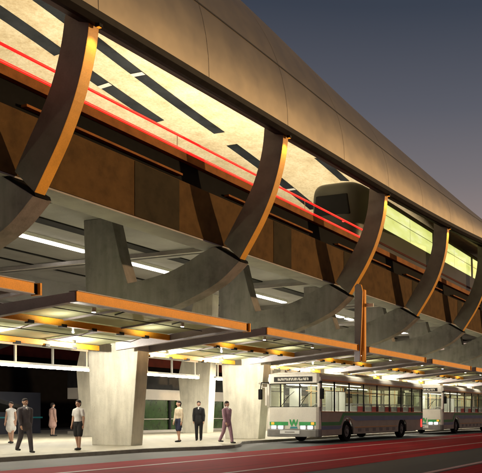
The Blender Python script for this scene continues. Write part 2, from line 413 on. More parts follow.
for i, Y in enumerate(FR):
    fr = thing('rib_frame', (-21, Y, .12), DESC[i], 'frame', 'curved frames carrying the guideway and roof')
    top = Ze(Y)+.12
    up_i = [(-14.40, top)]+[p for p in RIB_IN if p[1] < top-.02]
    up_o = [(-13.62, top)]+[p for p in RIB_OUT if p[1] < top-.02]
    poly = up_i+list(reversed(up_o))
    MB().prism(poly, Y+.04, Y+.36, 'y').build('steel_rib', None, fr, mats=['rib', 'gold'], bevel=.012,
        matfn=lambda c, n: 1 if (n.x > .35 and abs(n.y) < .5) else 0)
    hd = MB().box(-13.60, -13.46, Y+.14, Y+.26, Zb(Y)-.06, Zb(Y)+.02).build('head_lamp', 'dark', fr, bevel=.01)
    MB().box(-13.57, -13.49, Y+.16, Y+.24, Zb(Y)-.07, Zb(Y)-.062).build('lens', 'amber', hd)
    lamp('SPOT', (-13.36, Y+.2, Zb(Y)-.10), 75, (1, .70, .22), name='rib_light', spot_size=R(85), spot_blend=.7, shadow_soft_size=.05,
         rot=Vector((-.42, 0, -1)).to_track_quat('-Z', 'Y').to_euler())
    # dark bearing joint between steel and concrete
    MB().prism([(-16.46, 7.30), (-15.40, 6.70), (-15.36, 6.60), (-16.44, 7.21)], Y+.02, Y+.5, 'y').build('bearing', 'black', fr)
    arm = ARM_UP+list(reversed(ARM_LO))
    MB().prism(arm, Y-.02, Y+.54, 'y').build('concrete_arm', 'arm', fr, bevel=.025)
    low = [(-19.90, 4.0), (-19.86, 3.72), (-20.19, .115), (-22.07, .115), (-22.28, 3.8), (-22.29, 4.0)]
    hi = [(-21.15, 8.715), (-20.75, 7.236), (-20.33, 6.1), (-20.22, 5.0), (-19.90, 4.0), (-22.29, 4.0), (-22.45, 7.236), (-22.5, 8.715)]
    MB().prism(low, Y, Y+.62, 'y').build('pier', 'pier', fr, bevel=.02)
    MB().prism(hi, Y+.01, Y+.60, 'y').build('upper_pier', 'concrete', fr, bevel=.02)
INNER = ['inner concrete pier seen between the left pale pier and the dark hall',
         'inner concrete pier behind the man in black',
         'inner concrete pier behind the left half of the front bus',
         'inner concrete pier behind the rear windows of the front bus',
         'inner concrete pier behind the second bus',
         'far inner concrete pier at the end of the hall']
for i, Y in enumerate(FR[2:]):
    p = [(-2*CX-x, z) for x, z in PIER]
    o = MB().prism(p, Y, Y+.62, 'y').build('inner_pier', 'pier', None, bevel=.02)
    tag(o, INNER[i], 'pier', 'inner row of concrete piers')

# ------------------------------------------------------------------ soffit fluorescent lights
SOFD = ['long fluorescent light under the guideway deck at the left edge', 'fluorescent light under the deck between the first two pale piers',
        'fluorescent light under the deck behind the second concrete arm', 'fluorescent light under the deck above the front bus',
        'fluorescent light under the deck above the second bus', 'far fluorescent light under the deck near the right edge']
for i, y0 in enumerate([18.7, 27.2, 35.6, 43.9, 52.1, 60.4]):
    o = thing('ceiling_light', (-26.2, y0+3, 8.6), SOFD[i], 'light', 'fluorescent lights under the guideway')
    box('housing', 'white_paint', o, -26.42, -25.98, y0, y0+7.6, 8.58, 8.716)
    box('tube', 'soffit_tube', o, -26.39, -26.01, y0+.05, y0+7.55, 8.52, 8.578, bevel=.015)

# ------------------------------------------------------------------ canopies
def cz(X): return 4.23+.085*(X+14.7)
CAND = ['leftmost glass canopy with an orange edge, cut by the left edge of the picture',
        'largest glass canopy with an orange edge, over the people on the left',
        'glass canopy with an orange edge over the front of the first bus',
        'glass canopy with an orange edge over the rear half of the first bus',
        'glass canopy with an orange edge over the front of the second bus',
        'glass canopy with an orange edge near the right edge of the picture',
        'farthest glass canopy with an orange edge']
def slab(m, x0, x1, y0, y1, dz0, dz1, d2=None):
    """a beam that follows the canopy's slope; dz offsets from its line"""
    d2 = d2 or (dz0, dz1)
    vs = []
    for x, (a, b) in ((x0, (dz0, dz1)), (x1, d2)):
        vs += [(x, y0, cz(x)+a), (x, y1, cz(x)+a), (x, y1, cz(x)+b), (x, y0, cz(x)+b)]
    return m.add(vs, [(0, 1, 2, 3), (7, 6, 5, 4), (0, 4, 5, 1), (1, 5, 6, 2), (2, 6, 7, 3), (3, 7, 4, 0)])
def canopy(i, y0, y1):
    c = thing('glass_canopy', (-18, (y0+y1)/2, 3.6), CAND[i], 'canopy', 'orange edged glass canopies over the pavement')
    fb = MB(); fb.box(-14.72, -14.69, y0, y1-.2, 4.10, 4.34)
    b = fb.build('front_beam', 'orange', c)
    f2 = MB(); f2.box(-14.95, -14.66, y0, y1-.2, 4.342, 4.365); f2.box(-14.95, -14.66, y0, y1-.2, 4.075, 4.098)
    f2.build('flange', 'trim_grey', b)
    ep = MB(); ep.box(-14.95, -14.66, y1-.05, y1, 4.075, 4.365); ep.build('end_plate', 'orange', b)
    box('end_core', 'black', c, -14.93, -14.75, y1-.2, y1-.051, 4.10, 4.34)
    for ya, yb_ in ((y0-.02, y0+.16), (y1-.36, y1-.22)):
        slab(MB(), -14.74, -20.2, ya, yb_, -.13, .11, (-.16, .22)).build('edge_beam', 'trim_grey', c, bevel=.01)
    for x, d in ((-17.8, .19), (-21.0, .18)):
        m = MB(); m.box(x-.06, x+.06, y0+.17, y1-.37, cz(x)+.10-d, cz(x)+.10)
        m.build('cross_girder', 'orange', c, bevel=.008)
    # glass: three by two panels hung under the girders
    ny = 3
    for k in range(ny):
        ya, yb_ = y0+.17+(y1-y0-.55)*k/ny, y0+.17+(y1-y0-.55)*(k+1)/ny
        for xa, xb in ((-14.76, -17.78), (-17.82, -21.6)):
            slab(MB(), xa, xb, ya+.012, yb_-.012, .125, .145).build('glass_panel', 'canopy_glass', c)
    for k in range(1, ny*2):                                  # small clamps under the girders
        y = y0+.17+(y1-y0-.55)*k/(ny*2)
        for x, d in ((-17.8, .19), (-21.0, .18)):
            z = cz(x)+.10-d
            MB().box(x-.075, x+.09, y-.09, y+.09, z-.04, z+.05).build('clamp', 'dark', c)
    for x in (-16.4, -19.5):
        MB().tube((x, y0+.1, cz(x)+.06), (x, y1-.3, cz(x)+.06), .014, n=6).build('cable', 'dark', c)
    for k in range(1, ny):
        y = y0+.17+(y1-y0-.55)*k/ny
        slab(MB(), -14.8, -21.5, y-.02, y+.02, .06, .12).build('glazing_bar', 'trim_grey', c)
    for k in (1, 2):
        y = y0+(y1-y0)*k/3
        MB().tube((-14.9, y, 4.3), (-16.3, y+.5, cz(-16.3)+.1), .02, n=6).build('strut', 'dark', c)
    for k in range(2):
        y = y0+(y1-y0)*(k+.5)/2
        for x in (-16.0, -20.6):
            d = MB().tube((x, y, cz(x)-.0), (x, y, cz(x)+.12), .06, .06, 12).build('downlight', 'white_paint', c)
            MB().tube((x, y, cz(x)-.012), (x, y, cz(x)-.004), .05, .05, 12).build('lens', 'downlight', d)
    for k in (0, 1):
        y = y0+(y1-y0)*(k+.5)/2
        lamp('SPOT', (-16.0, y, cz(-16)-.06), 110, (1, .92, .76), name='downlight_beam', spot_size=R(88), spot_blend=.7, shadow_soft_size=.1, rot=(0, R(24), 0))
        lamp('SPOT', (-17.2, y, cz(-17.2)-.30), 50, (1, .95, .78), name='canopy_fill', spot_size=R(165), spot_blend=.6, shadow_soft_size=.02, rot=(R(180), 0, 0))  # added lamp with no fixture, brightens the glass from below
        lamp('POINT', (-20.6, y, cz(-20.6)-.14), 430, (1, .94, .80), name='downlight_glow', shadow_soft_size=.025)
YC = [5.1]+FR
for i in range(7): canopy(i, YC[i]+.66, YC[i+1]-.42)

# ------------------------------------------------------------------ hall light bars on the inner side
BARD = ['long fluorescent light bar hanging across the dark hall at the left edge', 'fluorescent light bar hanging right of the large pale pier',
        'fluorescent light bar left of the front bus, in the gap between piers', 'fluorescent light bar behind the front bus', 'fluorescent light bar behind the second bus']
for i, y0 in enumerate([21.8, 30.0, 38.2, 46.4, 54.6]):
    y1 = y0+6.5
    o = thing('light_bar', (-28, y0+3.2, 3.4), BARD[i], 'light', 'hanging light bars in the hall')
    box('rail', 'white_paint', o, -28.09, -27.91, y0, y1, 3.46, 3.56)
    MB().tube((-28, y0+.06, 3.40), (-28, y1-.06, 3.40), .055, n=12).build('tube', 'tube', o)
    MB().box(-28.12, -27.88, y1, y1+.06, 3.34, 3.6).build('end_cap', 'white_paint', o)
    box('top_rail', 'white_paint', o, -28.05, -27.95, y0, y1, 4.28, 4.38)
    for k in range(4):
        y = y0+.25+k*(y1-y0-.5)/3
        MB().box(-28.04, -27.96, y-.04, y+.04, 3.561, 4.279).build('hanger', 'white_paint', o)
    lamp('AREA', (-27.9, y0+3.2, 3.3), 330, (1, .94, .80), name='light_bar_glow', shape='RECTANGLE', size=.12, size_y=6.2)

# ------------------------------------------------------------------ kiosk and hall behind
ks = thing('waiting_room', (-35, 50, .12), 'beige waiting room with dark green glazing behind the piers', 'building')
K0, K1 = 34.6, 74
box('wall', 'beige', ks, -36, -33.2, K0, K1, 2.2, 2.86)
box('upper_fascia', 'dark', ks, -36, -33.25, K0, K1, 2.862, 4.0)
box('base_wall', 'beige', ks, -36, -33.12, K0, K1, .119, .28)
y = K0
for k in range(13):
    w = MB().box(-33.5, -33.4, y+.08, y+2.9, .282, 2.198).build('window', 'green_glass', ks)
    MB().box(-33.39, -33.34, y+.08, y+2.9, .95, 1.0).build('rail', 'beige', w)
    MB().box(-33.5, -33.3, y-.08, y+.08, .282, 2.198).build('post', 'dark', ks)
    y += 3.0
d = MB().box(-33.32, -33.24, 41.3, 42.2, .15, 2.6).build('door', 'white_paint', ks)
MB().box(-33.23, -33.2, 41.5, 42.0, .4, 2.2).build('pane', 'green_glass', d)
MB().box(-33.22, -33.14, 41.55, 41.75, 2.25, 2.45).build('lamp', 'door_lamp', d)
b = MB().box(-31.8, -31.3, 45.5, 46.3, .12, 1.15).build('litter_bin', 'beige', None, bevel=.03)
tag(b, 'beige litter bin in front of the waiting room, between two piers', 'bin')
# dark hall building across the far side of the station
hb = thing('depot_building', (-60, 50, 0), 'long dark depot building beyond the station hall', 'building')
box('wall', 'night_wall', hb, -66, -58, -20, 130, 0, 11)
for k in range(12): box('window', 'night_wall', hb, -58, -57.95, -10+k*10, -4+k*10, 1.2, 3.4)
box('fascia', 'dark_red', hb, -58.02, -57.9, -20, 130, 6.5, 7.5)
# dark red stair rising in the hall with its post
st = thing('hall_stair', (-34, 27, .12), 'dark stair with a red soffit rising through the hall on the left', 'stair')
def flight(m, x0, x1, y0, z0, y1, z1, th): m.add([(x, y, z+k) for x in (x0, x1) for y, z in ((y0, z0), (y1, z1)) for k in (0, th)], [(0, 1, 3, 2), (4, 6, 7, 5), (0, 4, 5, 1), (2, 3, 7, 6), (0, 2, 6, 4), (1, 5, 7, 3)])
m = MB(); flight(m, -36.6, -34.2, 22, 2.2, 33.8, 6.9, .35); m.build('flight', 'dark_red', st)
m = MB(); flight(m, -34.19, -34.05, 22, 2.1, 33.8, 6.8, .55); m.build('stringer', 'dark', st)
m = MB(); flight(m, -36.8, -36.62, 22, 2.1, 33.8, 6.8, .55); m.build('stringer', 'dark', st)
m = MB(); flight(m, -36.6, -34.2, 30.5, 1.4, 23.0, 3.1, .2); m.build('lower_flight', 'dark', st)
box('post', 'beige', st, -34.3, -34.05, 24.3, 24.55, .119, 3.0)
lw = thing('hall_screen', (-38.5, 30, .12), 'dark blue steel screen at the back of the hall on the left', 'screen')
M['navy'] = mottled('dark_navy_panel', (.018, .02, .035), .3, 1, .6)
for k in range(5): box('panel', 'navy', lw, -38.6, -38.5, 20+k*3.0, 22.9+k*3.0, .119, 2.6+.8*(k % 2))
box('rail', 'bus_teal', lw, -38.49, -38.44, 20, 35, 1.05, 1.13)

# small bracket sign on the pier beside the bus
sg = thing('pier_bracket', (-19.8, 30.7, 2), 'small grey flag bracket on the pale pier beside the front bus', 'bracket')
MB().path([(-20.1, 30.82, 2.75), (-19.2, 30.82, 2.75)], .04).build('arm', 'chrome', sg)
MB().path([(-19.95, 30.82, 2.55), (-19.2, 30.82, 2.55)], .025).build('lower_arm', 'chrome', sg)
MB().box(-19.72, -19.62, 30.76, 30.88, 1.7, 2.54).build('drop_plate', 'beige', sg)
# orange pylon between the canopies
py = thing('orange_pylon', (-14.8, 30.55, 3.9), 'tall orange fin with a rounded top rising in the gap between canopies', 'pylon')
fin = [(-14.92, 3.6), (-14.62, 3.6), (-14.50, 6.7), (-14.58, 7.0), (-14.78, 7.06), (-14.90, 6.95)]
MB().prism(fin, 30.86-.42, 30.86-.30, 'y').build('fin', None, py, mats=['trim_grey', 'orange'], bevel=.03, matfn=lambda c, n: 1 if n.x > .3 or n.z > .5 else 0)
MB().box(-14.63, -14.47, 30.57, 30.78, 3.6, 6.8).build('edge_plate', 'orange', py, bevel=.03)
MB().box(-14.55, -14.15, 30.8, 30.86, 6.05, 6.2).build('lamp_arm', 'white_paint', py)

# ------------------------------------------------------------------ buses
def make_bus():
    x0, x1, L = -18.9, -16.2, 12.7
    Y = 29.6
    b = thing('city_bus', ((x0+x1)/2, Y, 0), 'nearest white bus at the kerb, fully in view, with a green and blue stripe', 'bus', 'buses parked along the kerb')
    W = (x1-x0)/2; cx = (x0+x1)/2
    wy = (Y+2.8, Y+9.55); wr = .5
    # side panels with wheel arches
    pl = [(Y+.22, .34)]
    for w in wy:
        pl.append((w-.62, .34)); pl += [(w+.62*math.cos(R(a)), .48+.62*math.sin(R(a))) for a in range(170, 5, -16)]; pl.append((w+.62, .34))
    pl += [(Y+L-.1, .38), (Y+L-.02, 1.42), (Y+.16, 1.42)]
    for xa, xb in ((x1-.06, x1), (x0, x0+.06)):
        MB().prism(pl, xa, xb, 'x').build('side_panel', 'bus_side_shade', b, bevel=.006)
    # stripes, three millimetres proud of the road side and the pavement side
    for xs, sg_ in ((x1+.003, 1), (x0-.003, -1)):
        g = [(Y+.2, .78), (Y+2.05, .78), (Y+2.45, 1.22), (Y+L-.05, 1.22), (Y+L-.05, 1.36), (Y+2.3, 1.36), (Y+1.92, .94), (Y+.2, .94)]
        MB().prism(g, xs-.002, xs+.002, 'x').build('green_stripe', 'bus_green', b)
        g = [(Y+.2, .60), (Y+1.9, .60)]+[(wy[0]+.70*math.cos(R(a)), .48+.70*math.sin(R(a))) for a in range(165, 60, -15)]+[(Y+3.6, .98), (Y+L-.05, .98), (Y+L-.05, 1.2), (Y+2.52, 1.2), (Y+2.1, .76), (Y+.2, .76)]
        MB().prism(g, xs-.0025, xs+.0015, 'x').build('blue_stripe', 'bus_blue', b)
        m = MB(); m.box(xs-.004, xs+.012, Y+.2, Y+L-.05, 1.385, 1.42); m.box(xs-.004, xs+.01, wy[0]+.75, wy[1]-.75, .64, .675)
        m.build('side_trim', 'brass', b)
        for k in range(6): yy = Y+3.9+k*.85; box('side_hatch', 'bus_grey', b, xs-.003, xs+.006, yy, yy+.36, .44, .6)
    # posts and windows
    posts = [.12, 1.45, 2.95, 4.55, 6.15, 7.75, 9.35, 10.95, 12.58]
    for xa, xb in ((x1-.055, x1-.005), (x0+.005, x0+.055)):
        for p in posts: box('window_post', 'dark', b, xa, xb, Y+p, Y+p+(.16 if p < 1 else .075), 1.421, 2.76)
        for p, q in zip(posts, posts[1:]):
            wv = MB().box((xa+xb)/2-.006, (xa+xb)/2+.006, Y+p+.17, Y+q-.01, 1.45, 2.74).build('side_window', 'bus_glass', b)
            MB().box((xa+xb)/2-.015, (xa+xb)/2+.015, Y+p+.17, Y+q-.01, 2.32, 2.35).build('sash_bar', 'dark', wv)
    # roof
    rp = [(-W, 2.76), (W, 2.76), (W, 2.9), (W-.06, 3.03), (W-.22, 3.12), (W-.6, 3.17), (-W+.6, 3.17), (-W+.22, 3.12), (-W+.06, 3.03), (-W, 2.9)]
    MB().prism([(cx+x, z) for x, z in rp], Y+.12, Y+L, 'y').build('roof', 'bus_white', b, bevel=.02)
    for xs in (x1+.004, x0-.004):
        box('roof_trim', 'brass', b, xs-.01, xs+.012, Y+.3, Y+L-.02, 2.775, 2.835)
    m = MB(); m.box(cx-.7, cx+.7, Y+5, Y+7.2, 3.17, 3.30); m.build('roof_unit', 'bus_grey', b, bevel=.05)
    # front
    def plan(z0, z1, fy, name, mat, par, inset=0, depth=.3, bev=.015):
        w = W-inset
        p = [(cx-w, fy+depth), (cx-w, fy+.16), (cx-w+.05, fy+.06), (cx-w+.16, fy), (cx+w-.16, fy), (cx+w-.05, fy+.06), (cx+w, fy+.16), (cx+w, fy+depth)]
        return MB().prism(p, z0, z1, 'z').build(name, mat, par, bevel=bev)
    fp = plan(.62, 1.60, Y, 'front_panel', 'bus_white', b, 0, .24)
    plan(.28, .615, Y-.06, 'bumper', 'bus_grey', b, -.01, .3, .03)
    plan(2.66, 3.10, Y+.05, 'header', 'bus_white', b, 0, .2, .05)
    for x in (x0, x1-.12): box('corner_post', 'bus_white', b, x, x+.12, Y+.05, Y+.22, 1.601, 2.659, bevel=.02)
    ws = MB().box(x0+.13, x1-.13, Y+.10, Y+.115, 1.62, 2.64).build('windshield', 'wind_glass', b)
    m = MB(); m.box(cx+.28, cx+.33, Y+.085, Y+.13, 1.61, 2.65); m.box(x0+.64, x0+.70, Y+.085, Y+.13, 1.61, 2.65); m.build('divider', 'dark', ws)
    m = MB(); m.box(x0+.125, x1-.125, Y+.08, Y+.12, 1.602, 1.63); m.box(x0+.125, x1-.125, Y+.08, Y+.12, 2.63, 2.66)
    m.build('gasket', 'black', ws)
    for xa, xb in ((cx-.62, cx+.05), (cx+.35, cx+.95)):
        w_ = MB(); w_.tube((xa, Y+.03, 1.62), (xb-.25, Y+.06, 2.12), .014, n=6); w_.tube((xb-.55, Y+.055, 1.9), (xb, Y+.07, 2.3), .011, n=6)
        w_.build('wiper', 'black', b)
    ds = MB().box(cx-.98, cx+.98, Y+.03, Y+.055, 2.74, 2.96).build('destination_sign', 'dark', b)
    box('sign_matrix', 'sign_matrix', ds, cx-.8, cx+.8, Y+.024, Y+.0295, 2.79, 2.91)
    # front stripe, mark, lamps, plate
    m = MB(); m.box(x0+.17, cx-.22, Y-.004, Y+.002, .79, .95); m.box(cx+.34, x1-.17, Y-.004, Y+.002, .79, .95); m.build('green_stripe', 'bus_green', fp)
    lg = MB()
    for q in (0, .20):
        a = cx-.15+q
        lg.prism([(a, 1.06), (a+.06, 1.06), (a+.12, .90), (a+.19, 1.06), (a+.225, 1.06), (a+.20, .87), (a+.14, .76), (a+.10, .76), (a+.02, .89)], Y-.008, Y-.001, 'y')
    lg.build('emblem', 'bus_green', fp)
    m = MB(); m.prism([(cx-.13, .65), (cx+.27, .65), (cx+.23, .74), (cx-.09, .74)], Y-.009, Y-.002, 'y'); m.build('emblem_base', 'bus_teal', fp)
    for hx in (x0+.24, x0+.60, x1-.96, x1-.60):
        h = MB().box(hx+.03, hx+.27, Y-.03, Y-.001, .645, .775).build('headlight', 'headlight', b, bevel=.02)
        MB().box(hx-.02, hx+.34, Y-.012, Y-.0005, .63, .79).build('bezel', 'bus_grey', h)
    for hx in (x0+.26, x1-.40): MB().box(hx, hx+.15, Y-.02, Y-.004, .83, .93).build('turn_signal', 'amber', b, bevel=.01)
    pt = MB().box(cx-.60, cx+.40, Y-.075, Y-.058, .42, .57).build('number_plate', 'white_paint', b)
    box('plate_band', 'bus_grey', pt, cx-.35, cx+.15, Y-.079, Y-.0755, .47, .52)
    # mirrors
    for s, xm in ((1, x1+.02), (-1, x0-.02)):
        m = MB(); m.path([(xm-.1*s, Y+.1, 2.7), (xm+.16*s, Y-.14, 2.72), (xm+.2*s, Y-.16, 2.4)], .02)
        a = m.build('mirror_arm', 'black', b)
        MB().box(xm+.1*s, xm+.3*s, Y-.2, Y-.12, 1.95, 2.42).build('mirror', 'black', a, bevel=.03)
    # rear
    m = MB(); m.box(x0+.02, x1-.02, Y+L-.08, Y+L, .4, 1.75); m.build('rear_panel', 'bus_white', b, bevel=.02)
    MB().box(x0+.2, x1-.2, Y+L-.05, Y+L-.03, 1.76, 2.72).build('rear_window', 'bus_glass', b)
    for x in (x0+.02, x1-.2): box('rear_post', 'bus_white', b, x, x+.18, Y+L-.1, Y+L-.005, 1.751, 2.759)
    for x in (x0+.1, x1-.3): MB().box(x, x+.2, Y+L, Y+L+.03, .8, 1.15).build('tail_lamp', 'tail_light', b, bevel=.01)
    MB().box(x1, x1+.02, Y+L-.35, Y+L-.22, .55, 1.0).build('side_marker', 'tail_light', b, bevel=.008)
    MB().box(x0+.05, x1-.05, Y+L, Y+L+.12, .35, .6).build('rear_bumper', 'bus_grey', b, bevel=.02)
    # floor and interior
    box('floor', 'bus_floor', b, x0+.07, x1-.07, Y+.26, Y+L-.12, .55, .72)
    box('chassis', 'black', b, x0+.3, x1-.3, Y+.5, Y+L-.4, .3, .545)
    box('inner_ceiling', 'bus_white', b, x0+.07, x1-.07, Y+.26, Y+L-.1, 2.70, 2.755)
    for x in (cx-.75, cx+.65): box('ceiling_lamp', 'bus_lamp', b, x, x+.08, Y+.8, Y+5.5, 2.67, 2.698)
    box('dashboard', 'bus_grey', b, x0+.2, x1-.2, Y+.27, Y+.62, 1.0, 1.5, bevel=.05)
    sw = MB()
    ring = [(cx+.7+.22*math.cos(R(a)), Y+.8+.1*math.sin(R(a)), 1.5+.2*math.sin(R(a))) for a in range(0, 361, 24)]
    sw.path(ring, .018, 6); sw.tube((cx+.7, Y+.8, 1.5), (cx+.7, Y+.6, 1.3), .03, n=6)
    sw.build('steering_wheel', 'black', b)
    for yy, xa in ((Y+1.55, x1-.5), (Y+2.2, x1-.5), (Y+3.0, x1-.55)): MB().box(xa-.02, xa+.3, yy, yy+.06, .73, 2.35).build('partition', 'white_paint', b)
    MB().box(x0+.3, x0+.9, Y+1.5, Y+1.56, .73, 2.5).build('partition', 'white_paint', b)
    for r in range(10):
        yy = Y+3.7+r*.83
        for xa in (x1-.56, x1-1.02, x0+.12, x0+.58):
            s = MB(); s.box(xa, xa+.42, yy, yy+.42, 1.05, 1.15); s.box(xa, xa+.42, yy+.40, yy+.47, 1.10, 1.68)
            s.box(xa+.16, xa+.26, yy+.1, yy+.3, .73, 1.05)
            st_ = s.build('seat', 'seat_red' if r % 2 else 'seat_grey', b, bevel=.03)
            m = MB(); m.path([(xa+.03, yy+.435, 1.66), (xa+.03, yy+.435, 1.80), (xa+.39, yy+.435, 1.80), (xa+.39, yy+.435, 1.66)], .022, 6)
            m.build('grab_handle', 'seat_grey', st_)
    m = MB()
    for k in range(6): m.tube((cx+.35 if k % 2 else cx-.35, Y+2.3+k*1.7, .73), (cx+.35 if k % 2 else cx-.35, Y+2.3+k*1.7, 2.69), .018, n=6)
    for x in (cx-.45, cx+.45): m.tube((x, Y+2, 2.4), (x, Y+12, 2.4), .016, n=6)
    m.build('grab_pole', 'brass', b)
    # wheels
    for w in wy:
        for s, xw in ((1, x1-.03), (-1, x0+.03)):
            ty = MB()
            rows = []
            for a in range(25):
                t_ = 2*math.pi*a/24
                rows.append([(xw-s*dx, w+r*math.cos(t_), .5+r*math.sin(t_)) for dx, r in ((0, .30), (.0, .46), (.04, .5), (.24, .5), (.28, .46), (.28, .3))])
            ty.grid(rows)
            wh = ty.build('wheel', 'black', b)
            rm = MB(); rm.tube((xw-s*.2, w, .5), (xw-s*.05, w, .5), .31, .29, 20); rm.tube((xw-s*.06, w, .5), (xw+s*.015, w, .5), .14, .10, 14)
            for k in range(8): a = 2*math.pi*k/8; rm.tube((xw-s*.06, w+.2*math.cos(a), .5+.2*math.sin(a)), (xw-s*.03, w+.2*math.cos(a), .5+.2*math.sin(a)), .02, n=6)
            rm.build('rim', 'bus_grey', wh)
    return b
bus = make_bus()
b2 = copy_tree(bus); b2.location.y = 45.8; b2['label'] = 'second white bus, behind the nearest one, cut by the right edge of the picture'
for o in (bus, b2):
    for dy, e in ((-4.3, 100), (-.5, 38), (3.2, 38)):
        lamp('AREA', (o.location.x, o.location.y+6.3+dy, 2.6), e, (1, .95, .82), name='bus_cabin_light', shape='RECTANGLE', size=1.6, size_y=3)
for x in (-18.48, -18.12, -16.98, -16.62):
    lamp('SPOT', (x, 29.52, .71), 8, (.95, 1, 1), name='headlight_beam', spot_size=R(70), spot_blend=.8, shadow_soft_size=.06, rot=(R(84), 0, R(180)))

# ------------------------------------------------------------------ train at rest on the guideway
tr = thing('train', (-18.4, 48, 9.2), 'dark train on the guideway with lit yellow green windows and red tail lights', 'train')
T0, T1 = 34.9, 75
def tsec(k, n=40):                                            # rounded-box section
    out = []
    for i in range(n):
        a = 2*math.pi*(i+.5)/n; ca, sa = math.cos(a), math.sin(a); e = .36
        out.append((-18.4+1.43*k*math.copysign(abs(ca)**e, ca), 11.45+1.98*(k if sa < 0 else k**.8)*math.copysign(abs(sa)**e, sa)))
    return out
rows = []
for dy, sc in [(0, .30), (.02, .5), (.07, .68), (.18, .80), (.38, .88), (.7, .94), (1.2, .98), (1.9, 1), (6, 1), (T1-T0, 1)]:
    r_ = [(x, T0+dy, z) for x, z in tsec(sc)]; rows.append(r_+[r_[0]])
m = MB(); m.grid(rows); m.add(rows[0][:-1], [tuple(range(40))])
m.build('body', 'train_body', tr, smooth=True)
MB().box(-19.6, -17.15, T0+.9, T1, 9.25, 9.55).build('bogie_skirt', 'train_dark', tr)
yy = 38.3; k = 0
while yy < T1-3:
    w = MB()
    w.grid([[(-16.955, y_, 11.45), (-16.985, y_, 12.86)] for y_ in (yy, yy+7.7)])
    wo = w.build('window', 'train_window', tr)
    for j in (1,):
        yj = yy+3.85; MB().add([(-16.945, yj-.014, 11.45), (-16.945, yj+.014, 11.45), (-16.975, yj+.014, 12.86), (-16.975, yj-.014, 12.86)], [(0, 1, 2, 3)]).build('mullion', 'train_dark', wo)
    yy += 8.2; k += 1
MB().prism([(-19.45, 11.5), (-17.35, 11.5), (-17.5, 12.55), (-19.3, 12.55)], T0-.02, T0+.15, 'y').build('rear_window', 'black', tr, bevel=.05)
for x in (-17.75, -19.05): MB().ellipsoid((x, T0+.10, 11.12), .20, .09, .11).build('tail_light', 'tail_light', tr, smooth=True)
box('side_stripe', 'dark_red', tr, -16.972, -16.95, T0+2.2, T1, 10.5, 10.62)

# ------------------------------------------------------------------ people
M['skin'] = mottled('skin', (.46, .27, .19), .08, 6, .6, 0, 0)
def cloth(n, c): M[n] = mottled(n, c, .2, 5, .9, 0, .9, 11); return n
for n, c in dict(cl_white=(.74, .72, .70), cl_black=(.012, .012, .014), cl_char=(.075, .065, .075), cl_mauve=(.34, .20, .25), cl_beige=(.60, .50, .37),
                 cl_navy=(.018, .02, .05), cl_pink=(.42, .26, .22), cl_shoe=(.02, .018, .018), hair_dark=(.018, .012, .01), hair_brown=(.05, .026, .014)).items(): cloth(n, c)
M['eye'] = mottled('eye_dark', (.02, .02, .02), .1, 5, .3, 0, 0); M['lip'] = mottled('lip', (.30, .10, .09), .1, 5, .5, 0, 0)
def finish(o, vox):
    md = o.modifiers.new('remesh', 'REMESH'); md.mode = 'VOXEL'; md.voxel_size = vox; md.use_smooth_shade = True
    sm = o.modifiers.new('smooth', 'SMOOTH'); sm.factor = .5; sm.iterations = 3
    return o
